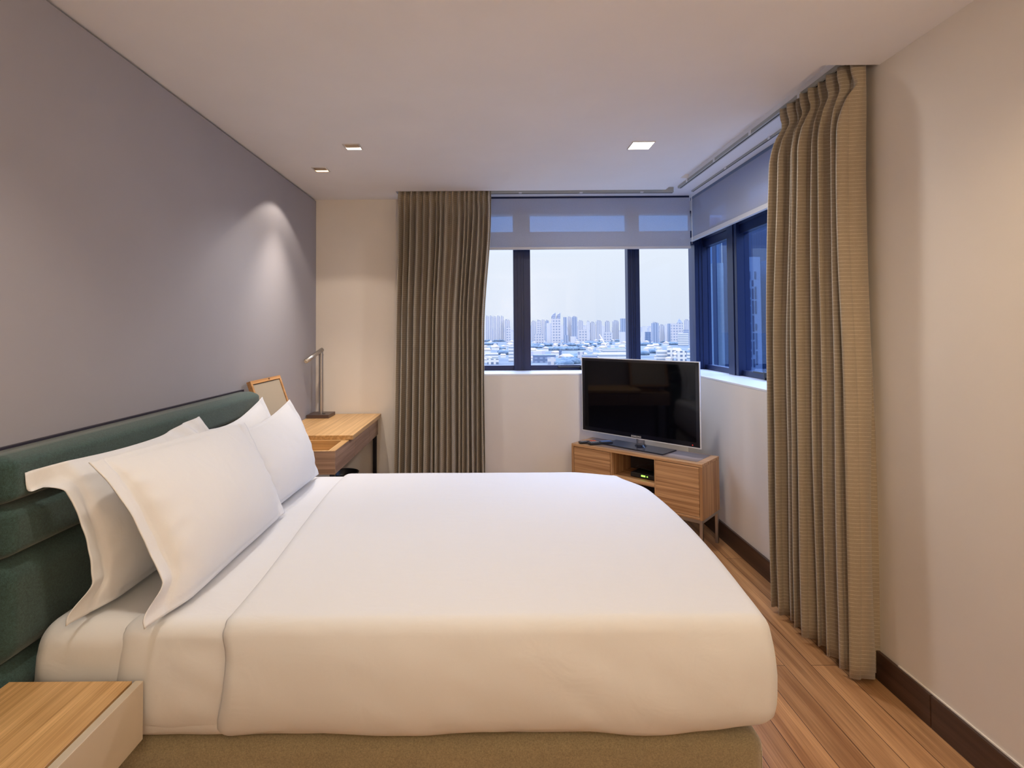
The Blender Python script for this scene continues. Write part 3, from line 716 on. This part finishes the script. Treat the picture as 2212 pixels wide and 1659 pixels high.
for i in range(4): obj('bracket', boxm(1.541, 1.5455, 2.6 + .5 * i, 2.622 + .5 * i, 2.636, 2.6598), M_white, t2)
for i in range(2): obj('bracket', boxm(1.706, 1.7115, 3.2 + .6 * i, 3.22 + .6 * i, 2.644, 2.6598), M_white, t3)
b1 = thing('roller_blind', 'wide sheer roller blind lowered over top of the back window', 'blind', (.56, 4.62, 2.2), 0, 'roller blinds')
obj('blind_cloth', boxm(-.63, 1.757, 4.619, 4.6205, 2.215, 2.640), M_blind, b1)
obj('bottom_bar', boxm(-.63, 1.757, 4.606, 4.634, 2.192, 2.214, bev=.003), mat('blind_bar', (.50, .49, .52), .35), b1, label='flat grey bottom bar')
obj('head_rail', boxm(-.63, 1.757, 4.63, 4.69, 2.640, 2.6598), M_frame, b1)
b2 = thing('roller_blind', 'short roller blind lowered over top of the right window', 'blind', (1.8, 3.5, 2.26), 0, 'roller blinds')
obj('blind_cloth', boxm(1.7995, 1.801, 2.52, 4.70, 2.300, 2.636), M_blind, b2)
obj('bottom_bar', boxm(1.786, 1.814, 2.52, 4.70, 2.266, 2.299, bev=.003), mat('blind_bar_light', (.62, .61, .62), .35), b2, label='pale bottom bar')
obj('head_rail', boxm(1.80, 1.86, 2.52, 4.72, 2.636, 2.6598), mat('blue_grey_head_rail', (.12, .17, .27), .35), b2)
bm = bmesh.new(); tube(bm, [(1.764, 4.60, 2.65), (1.764, 4.60, 2.23)], .0016, 6); tube(bm, [(1.768, 4.60, 2.65), (1.768, 4.60, 2.25)], .0016, 6)
obj('pull_cord', bm, M_white, b1)

# ------------------------------------------------------------------ the city outside
HOR = 713.0; GZ = -60.0
def ray(px, py): return -M.col[2] * 1.0 + M.col[0] * ((px - 1057.70) / 1150.0) - M.col[1] * ((py - 682.76) / 1150.0)
def wx(px, D): d = ray(px, 715.0); return d.x / d.y * D
def wz(py, D, px=1250): d = ray(px, py); return CAM_H + d.z / d.y * D
def gd(py): return 1150.0 * (-GZ + CAM_H) / (py - HOR)
def bmat(name, wall, win, sx=4.0, sz=3.2, dens=.45, vertical=False):
    """facade: rows of windows as a surface pattern"""
    wall = [c * k for c, k in zip(wall, (.47, .44, .40))]; win = [c * k for c, k in zip(win, (.44, .42, .41))]
    m = mat(name, wall, .8)
    t = N(m, 'ShaderNodeTexCoord'); s = N(m, 'ShaderNodeSeparateXYZ'); LK(m, t.outputs['Object'], s.inputs[0])
    def band(sock, per, frac):
        d = N(m, 'ShaderNodeMath', operation='DIVIDE'); LK(m, sock, d.inputs[0]); d.inputs[1].default_value = per
        f = N(m, 'ShaderNodeMath', operation='FRACT'); LK(m, d.outputs[0], f.inputs[0])
        l = N(m, 'ShaderNodeMath', operation='LESS_THAN'); LK(m, f.outputs[0], l.inputs[0]); l.inputs[1].default_value = frac; return l.outputs[0]
    a = N(m, 'ShaderNodeMath', operation='ADD'); LK(m, s.outputs['X'], a.inputs[0]); LK(m, s.outputs['Y'], a.inputs[1])
    if vertical: o = band(a.outputs[0], sx, dens)
    elif sx is None: o = band(s.outputs['Z'], sz, dens)
    else:
        mu = N(m, 'ShaderNodeMath', operation='MULTIPLY'); LK(m, band(a.outputs[0], sx, .55), mu.inputs[0]); LK(m, band(s.outputs['Z'], sz, dens), mu.inputs[1]); o = mu.outputs[0]
    mx = N(m, 'ShaderNodeMix', data_type='RGBA'); LK(m, o, mx.inputs[0]); mx.inputs[6].default_value = tuple(wall) + (1,); mx.inputs[7].default_value = tuple(win) + (1,)
    LK(m, mx.outputs[2], BS(m).inputs['Base Color']); return m
C_pale = (.72, .71, .72); C_blue = (.42, .56, .80); C_lblue = (.55, .68, .86); C_white = (.86, .84, .82)  # distance haze is put into these pale and bluish tints
B1 = bmat('pale_tower_facade', C_pale, (.36, .41, .52), 9, 3, .42, True)
B2 = bmat('blue_tower_facade', (.27, .35, .50), (.52, .58, .68), 11, 3, .3, True)
B3 = bmat('pale_window_grid', (.72, .71, .73), (.32, .38, .50), 12, 12, .5)
B4 = bmat('white_banded_facade', C_white, (.30, .38, .46), None, 6.5, .42)
B5 = bmat('white_window_grid', C_white, (.16, .22, .32), 9, 8, .5)
B6 = bmat('dark_blue_low_facade', (.13, .20, .36), (.32, .40, .55), 10, 7, .4)
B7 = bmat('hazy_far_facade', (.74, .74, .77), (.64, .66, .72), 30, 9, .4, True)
B8 = bmat('blue_roof_band', (.40, .46, .60), (.30, .37, .50), None, 9, .3)
M_tree = mat('bluish_treetops', (.13, .26, .36), .95)
_c, _f = noise_mix(M_tree, coords(M_tree), (.036, .066, .105), (.085, .120, .150), .05, 4); LK(M_tree, _c, BS(M_tree).inputs['Base Color'])
M_gr = mat('city_ground', (.20, .34, .46), .95)
_c, _f = noise_mix(M_gr, coords(M_gr), (.030, .050, .075), (.085, .100, .115), .02, 5); LK(M_gr, _c, BS(M_gr).inputs['Base Color'])
gb = boxm(-3500, 5500, 120, 9000, GZ - 2, GZ)
tag(obj('city_ground', gb, M_gr), 'hazy blue-green land between the buildings outside', 'ground', kind='structure')
OCC = []
def building(px0, px1, pyt, D, m, label, cat='building', dep=None, roof=None, group=None, name='tower_block', slots=None):
    dp = dep or (px1 - px0) / 1150 * D * .5
    x0 = wx(px0, D + dp) if px0 > 1057 else wx(px0, D); x1 = wx(px1, D + dp) if px1 < 1057 else wx(px1, D)
    x1 = max(x1, x0 + D * .002); zt = wz(pyt, D, (px0 + px1) / 2); w = x1 - x0; OCC.append(((x0 + x1) / 2, D + dp / 2, max(w, dp) * .72))
    t = thing(name, label, cat, ((x0 + x1) / 2, D + dp / 2, GZ), 0, group)
    obj('facade', boxm(-w / 2, w / 2, -dp / 2, dp / 2, 0, zt - GZ), m, t, local=True)
    hh = zt - GZ
    if roof == 'boxes':
        obj('roof_house', boxm((-w * .3, w * .05, -dp * .3, dp * .3, hh, hh + D * .0022), (w * .15, w * .38, -dp * .3, dp * .3, hh, hh + D * .0015)), M_rf, t, local=True)
    if roof == 'pyramid':
        bm = bmesh.new(); b = [bm.verts.new(v) for v in ((-w * .45, -dp * .45, hh), (w * .45, -dp * .45, hh), (w * .45, dp * .45, hh), (-w * .45, dp * .45, hh))]; a = bm.verts.new((-w * .1, 0, hh + D * .008))
        for i in range(4): bm.faces.new((b[i], b[(i + 1) % 4], a))
        bm.faces.new(b[::-1]); obj('roof', bm, B8, t, local=True)
    if roof == 'curved':
        for sx_, s0, s1 in ((-1, -w * .5, -w * .04), (1, w * .10, w * .5)):
            bm = bmesh.new(); top = []; bot = []
            for k in range(9):
                f = k / 8; x = s0 + (s1 - s0) * f; z = hh + D * (.0035 + .0075 * math.sqrt(max(0, f)))
                top.append((x, z)); bot.append((x, hh))
            vs = [[bm.verts.new((x, yy, z)) for (x, z) in top] for yy in (-dp * .4, dp * .4)]; vb = [[bm.verts.new((x, yy, z)) for (x, z) in bot] for yy in (-dp * .4, dp * .4)]
            for k in range(8):
                bm.faces.new((vs[0][k], vs[0][k + 1], vs[1][k + 1], vs[1][k])); bm.faces.new((vs[0][k], vs[0][k + 1], vb[0][k + 1], vb[0][k])); bm.faces.new((vs[1][k], vs[1][k + 1], vb[1][k + 1], vb[1][k]))
            obj('curved_roof', bm, B8, t, local=True)
    return t
M_rf = mat('pale_roof', (.22, .22, .23), .8)
gl = 'slim pale towers on the hazy skyline'
for a, b, y, l in ((1049, 1056, 684, 'first tower of the row of five, half behind the curtain'), (1057, 1064, 684, 'second tower from the curtain in the row of five'), (1065, 1072, 685, 'middle tower of the row of five at the left'), (1073, 1080, 684, 'fourth tower from the curtain in the row of five'), (1081, 1088, 684.5, 'fifth and rightmost tower of the row of five')):
    building(a, b, y, 2900, B1, l, roof='boxes', group='row of equal towers at the left')
building(1089, 1102, 692, 2880, B1, 'pale tower just right of the row of five equal towers', roof='boxes')
building(1094, 1102, 706, 2500, B3, 'short white tower in front, left of the wide mullion')
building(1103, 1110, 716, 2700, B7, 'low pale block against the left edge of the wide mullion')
for a, b, y, m, l in ((1148, 1158, 695, B1, 'pale back tower touching the wide mullion in the centre pane'), (1159, 1168, 693, B3, 'second pale back tower right of the wide mullion'), (1169, 1177, 692, B1, 'pale back tower just left of the slim dark blue one'),
                      (1248, 1260, 694, B1, 'pale back tower right of the wide blue-grey tower'), (1267, 1274, 695, B7, 'plain slim pale tower right of the medium white one'), (1275, 1285, 697, B1, 'lower pale back tower near the middle of the centre pane'),
                      (1287, 1300, 694, B1, 'broad pale back tower just left of the crane jib'), (1307, 1317, 695, B1, 'pale back tower rising above the medium pinkish tower'), (1323, 1337, 694, B1, 'broad pale back tower second from the narrow mullion')):
    building(a, b, y, 3000, m, l, group=gl, roof='boxes')
building(1154, 1175, 722, 2450, B3, 'low pinkish-white stepped block left of the dark slim tower')
building(1178, 1186, 693, 2800, B2, 'slim dark blue tower left of the curved-roof tower', roof='boxes')
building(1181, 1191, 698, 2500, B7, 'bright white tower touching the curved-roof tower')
building(1191, 1211, 688, 2300, B3, 'tallest tower of the skyline with a split curved roof', roof='curved')
building(1217, 1225, 685, 2750, B2, 'blue glass tower right of the curved-roof tower')
building(1226, 1234, 686, 2800, B1, 'slim white-striped tower between two blue ones', roof='boxes')
building(1235, 1247, 685, 2750, B2, 'wide blue-grey tower right of centre in the middle pane', roof='boxes')
building(1217, 1228, 724, 2250, B2, 'low blue block below the blue glass tower')
building(1231, 1245, 727, 2250, B7, 'low white block below the wide blue-grey tower')
building(1251, 1267, 712, 2350, B3, 'medium white tower with dark windows right of centre')
building(1304, 1320, 717, 2500, B3, 'medium pinkish tower behind the crane jib')
building(1338, 1352, 717, 2300, B7, 'pale rounded block by the narrow mullion')
building(1340, 1353, 688, 2950, B2, 'tall blue tower touching the narrow mullion')
building(1407, 1423, 698, 2350, B2, 'broad blue tower, leftmost tall one in the right pane', roof='boxes')
building(1424, 1435, 703, 2450, B1, 'pale twin tower right of the broad blue tower', roof='boxes')
building(1436, 1442, 700, 2400, B7, 'slim white tower in the right pane')
building(1442, 1449, 699, 2420, B2, 'slim blue tower in the middle of the right pane')
building(1449, 1463, 699, 2300, B3, 'pale grid-windowed tower right of the slim blue one')
building(1462, 1475, 697, 2500, B3, 'tower with a pointed pyramid roof', roof='pyramid')
building(1478, 1489, 692, 2600, B1, 'pale framed tower near the corner post', roof='boxes')
building(1489, 1499, 684, 1750, B7, 'very tall pale tower beside the corner post')
building(1464, 1487, 720, 1950, B4, 'mid-rise block with horizontal bands in the right pane')
building(1476, 1489, 712, 2100, B8, 'blue slab behind the banded mid-rise block')
building(1393, 1406, 717, 2250, B6, 'short dark-topped block left of the broad blue tower')
building(1384, 1393, 727, 2350, B7, 'low pale block by the right edge of narrow mullion')
building(1417, 1440, 757, 1050, B4, 'white banded office block low in the right pane', name='office_block')
building(1440, 1454, 754, 1040, B5, 'white office block stair tower beside banded block', name='office_block')
building(1460, 1482, 758, 1020, B5, 'white apartment block with dark square windows, right pane', name='apartment_block')
building(1483, 1502, 761, 1080, B4, 'low white block at foot of the corner post', name='apartment_block')
building(1389, 1401, 754, 1300, B7, 'white rounded villa at the left of the right pane', name='villa')
building(1146, 1177, 758, 1150, B7, 'wide white low building in the middle pane lower left', name='low_building')
building(1150, 1200, 767, 1000, B6, 'dark blue low buildings row above the window sill', name='low_building')
building(1182, 1200, 772, 930, B3, 'pale balconied block in front of the dark blue row', name='low_building')
building(1207, 1213, 756, 1060, B6, 'small dark blue stair tower above the treetops', name='low_building')
building(1247, 1261, 759, 1050, B3, 'narrow pale block beside the television top', name='low_building')
building(1297, 1352, 753, 1300, B4, 'long white factory-like building by narrow mullion', name='low_building')
building(1288, 1353, 764, 1080, B4, 'long white low building just above the television', name='low_building')
building(1256, 1290, 767, 1020, B8, 'low grey-blue roof just above the television', name='low_building')
building(1048, 1076, 763, 1150, B4, 'white flat-roofed block at lower left of the window', name='apartment_block')
building(1052, 1077, 775, 960, B5, 'white block with dark openings nearest the curtain', name='apartment_block')
building(1098, 1111, 750, 1030, B4, 'white banded stair block touching the wide mullion', name='apartment_block')
# construction crane jib
bm = bmesh.new(); tube(bm, [(wx(1308, 1900), 1900, wz(747, 1900)), (wx(1295, 1900), 1900, wz(723, 1900))], 1.6, 6)
tag(obj('crane_jib', bm, mat('crane_pink', (.8, .62, .62), .6), None), 'slanting pinkish crane jib above the treetops', 'crane')
# hazy back row
rnd = random.Random(4)
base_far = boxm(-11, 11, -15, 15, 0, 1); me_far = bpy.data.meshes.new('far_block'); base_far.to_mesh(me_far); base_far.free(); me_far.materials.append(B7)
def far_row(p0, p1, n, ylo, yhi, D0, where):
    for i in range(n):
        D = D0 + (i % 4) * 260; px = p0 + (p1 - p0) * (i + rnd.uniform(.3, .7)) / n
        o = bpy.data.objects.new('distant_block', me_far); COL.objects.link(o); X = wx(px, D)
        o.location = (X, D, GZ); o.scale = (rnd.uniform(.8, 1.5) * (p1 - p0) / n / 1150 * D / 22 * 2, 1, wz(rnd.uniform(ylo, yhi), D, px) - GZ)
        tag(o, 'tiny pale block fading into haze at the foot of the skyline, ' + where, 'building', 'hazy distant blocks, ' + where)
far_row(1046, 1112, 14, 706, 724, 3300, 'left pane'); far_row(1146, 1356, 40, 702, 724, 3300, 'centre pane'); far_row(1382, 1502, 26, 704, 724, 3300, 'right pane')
# houses and trees on the plain
bm = boxm(-6, 6, -5, 5, 0, 6); hw = bpy.data.meshes.new('house_walls'); bm.to_mesh(hw); bm.free(); hw.materials.append(mat('white_house_wall', (.42, .395, .36), .8))
bm = bmesh.new(); v = [bm.verts.new(p) for p in ((-7, -6, 6), (7, -6, 6), (7, 6, 6), (-7, 6, 6), (-5, 0, 9), (5, 0, 9))]
for f in ((0, 1, 5, 4), (2, 3, 4, 5), (0, 4, 3), (1, 2, 5), (0, 3, 2, 1)): bm.faces.new([v[i] for i in f])
hr = bpy.data.meshes.new('house_roof'); bm.to_mesh(hr); bm.free(); hr.materials.append(mat('faded_tile_roof', (.26, .22, .225), .8))
n_h = 0
while n_h < 140:
    py = 737 + 46 * rnd.random() ** 1.2; D = gd(py); k_ = rnd.choices((0, 1, 2), (66, 210, 120))[0]; rng = ((1046, 1112), (1146, 1356), (1382, 1502))[k_]
    px = rnd.uniform(*rng); sc_ = rnd.uniform(.8, 1.7); X = wx(px, D); n_h += 1
    if any((X - a) ** 2 + (D - b) ** 2 < (c + 9 * sc_) ** 2 for a, b, c in OCC): continue
    OCC.append((X, D, 9 * sc_)); wh = ('left pane', 'centre pane', 'right pane')[k_]
    r = thing('house', 'small white house with faded roof among distant trees, ' + wh, 'house', (X, D, GZ), rnd.uniform(0, 3), 'small white houses, ' + wh)
    a = bpy.data.objects.new('walls', hw); b = bpy.data.objects.new('roof', hr)
    for q in (a, b): COL.objects.link(q); q.parent = r
    r.scale = (sc_,) * 3
def canopy(label, items):
    bm = bmesh.new()
    for (px, py, w, n) in items:
        D = gd(py)
        for k in range(n * 3):
            X = wx(px + rnd.uniform(-w, w), D); s = rnd.uniform(3.0, 8.5); Y = D + rnd.uniform(-30, 30)
            if any((X - a) ** 2 + (Y - b) ** 2 < (c + 1.2 * s) ** 2 for a, b, c in OCC): continue
            ret = bmesh.ops.create_icosphere(bm, subdivisions=1, radius=1)
            for v_ in ret['verts']:
                d = 1 + .25 * nz(v_.co.x + k, v_.co.y + px, v_.co.z, 1.8)
                v_.co = Vector((X + v_.co.x * s * 1.3 * d, Y + v_.co.y * s * d, GZ + s * .5 + v_.co.z * s * .9 * d))
    tag(obj('treetops', bm, M_tree, None, smooth=True), label, 'trees', kind='stuff')
canopy('band of bluish treetops low in the left pane', [(1080, 737.5, 34, 34), (1068, 755, 20, 14), (1088, 765, 10, 14), (1060, 745, 12, 8)])
canopy('bluish treetops spread across the middle pane', [(1200, 748, 50, 40), (1280, 745, 40, 34), (1320, 739, 32, 36), (1220, 757, 40, 30), (1265, 750, 18, 20), (1160, 752, 12, 14)])
canopy('large blue-green trees just above the sill in the middle pane', [(1222, 785, 22, 40), (1242, 778, 10, 20), (1212, 790, 14, 14)])
canopy('bluish treetops in the right pane by the corner', [(1400, 748, 18, 22), (1452, 747, 10, 20), (1411, 765, 8, 16), (1490, 768, 10, 14), (1388, 768, 5, 8), (1430, 742, 40, 20)])

# right-hand window: towers close by, a sky slab and a reflected tower built solid
T1 = bmat('dark_blue_curtain_wall', (.010, .035, .12), (.018, .050, .16), 1.6, 3, .5, True)
BS(T1).inputs['Roughness'].default_value = .4
T2 = mat('reflected_blue_concrete', (.075, .105, .17), .8); T3 = bmat('pale_blue_tower', (.30, .42, .58), (.36, .48, .62), None, 3.6, .08)
T4 = bmat('mid_blue_panels', (.045, .105, .27), (.08, .15, .34), None, 3.6, .1)
building(1563, 1664, 300, 330, T1, 'huge dark blue glass tower filling the right window', dep=6, name='glass_tower_or_sky_slab')
building(1512, 1562, 470, 345, mat('tinted_sky_blue', (.13, .21, .34), .7), 'added light blue slab in place of tinted sky behind the corner post', dep=12, name='glass_tower_or_sky_slab')  # added slab, coloured as the sky behind tinted glass
building(1531, 1565, 568, 318, T3, 'pale blue ribbed tower in the narrow right-hand pane', dep=8, name='office_tower')
building(1541, 1546, 520, 312, T1, 'thin dark blue shaft in front of the ribbed tower', dep=5, name='lift_shaft')
bl = building(1597, 1615, 563, 315, T4, 'blue panelled tower wing left of the slotted tower', dep=10, name='office_tower')
st = building(1609, 1645, 555, 300, T2, 'reflected tower with staggered vertical window slots, built solid', dep=6, name='reflected_slotted_tower')  # reflection in the window glass, built as a solid tower
def slot(px, y0, y1, D=300, w=3.2):
    x = wx(px, D) - st.location.x; ww = w / 1150 * D / 2
    obj('window_slot', boxm(x - ww, x + ww, -3.35, -2.95, wz(y1, D) - GZ, wz(y0, D) - GZ), T1, st, local=True)
for col, (px, segs) in enumerate(((1621, ((589, 607), (626, 645), (649, 661), (664, 699), (702, 736), (740, 757), (761, 775), (779, 795))),
                                  (1628, ((608, 620), (626, 648), (652, 680), (684, 718), (722, 736), (740, 768), (778, 795))),
                                  (1634, ((589, 605), (622, 648), (652, 680), (702, 716), (722, 757), (761, 790))))):
    for a, b in segs: slot(px, a, b)
building(1646, 1656, 560, 305, T4, 'narrow balconied strip right of the slotted tower', dep=12, name='office_tower')
wt = building(1676, 1702, 657, 250, bmat('white_tower_grid', (.82, .86, .92), (.28, .42, .66), 3.4, 3.3, .6), 'white tower with blue windows next to the curtain', dep=5, name='white_tower')
building(1664, 1678, 656, 253, bmat('blue_floors', (.16, .30, .54), (.62, .74, .88), None, 3.3, .14), 'blue glazed wing with white floor lines beside the white tower', dep=5, name='office_tower')
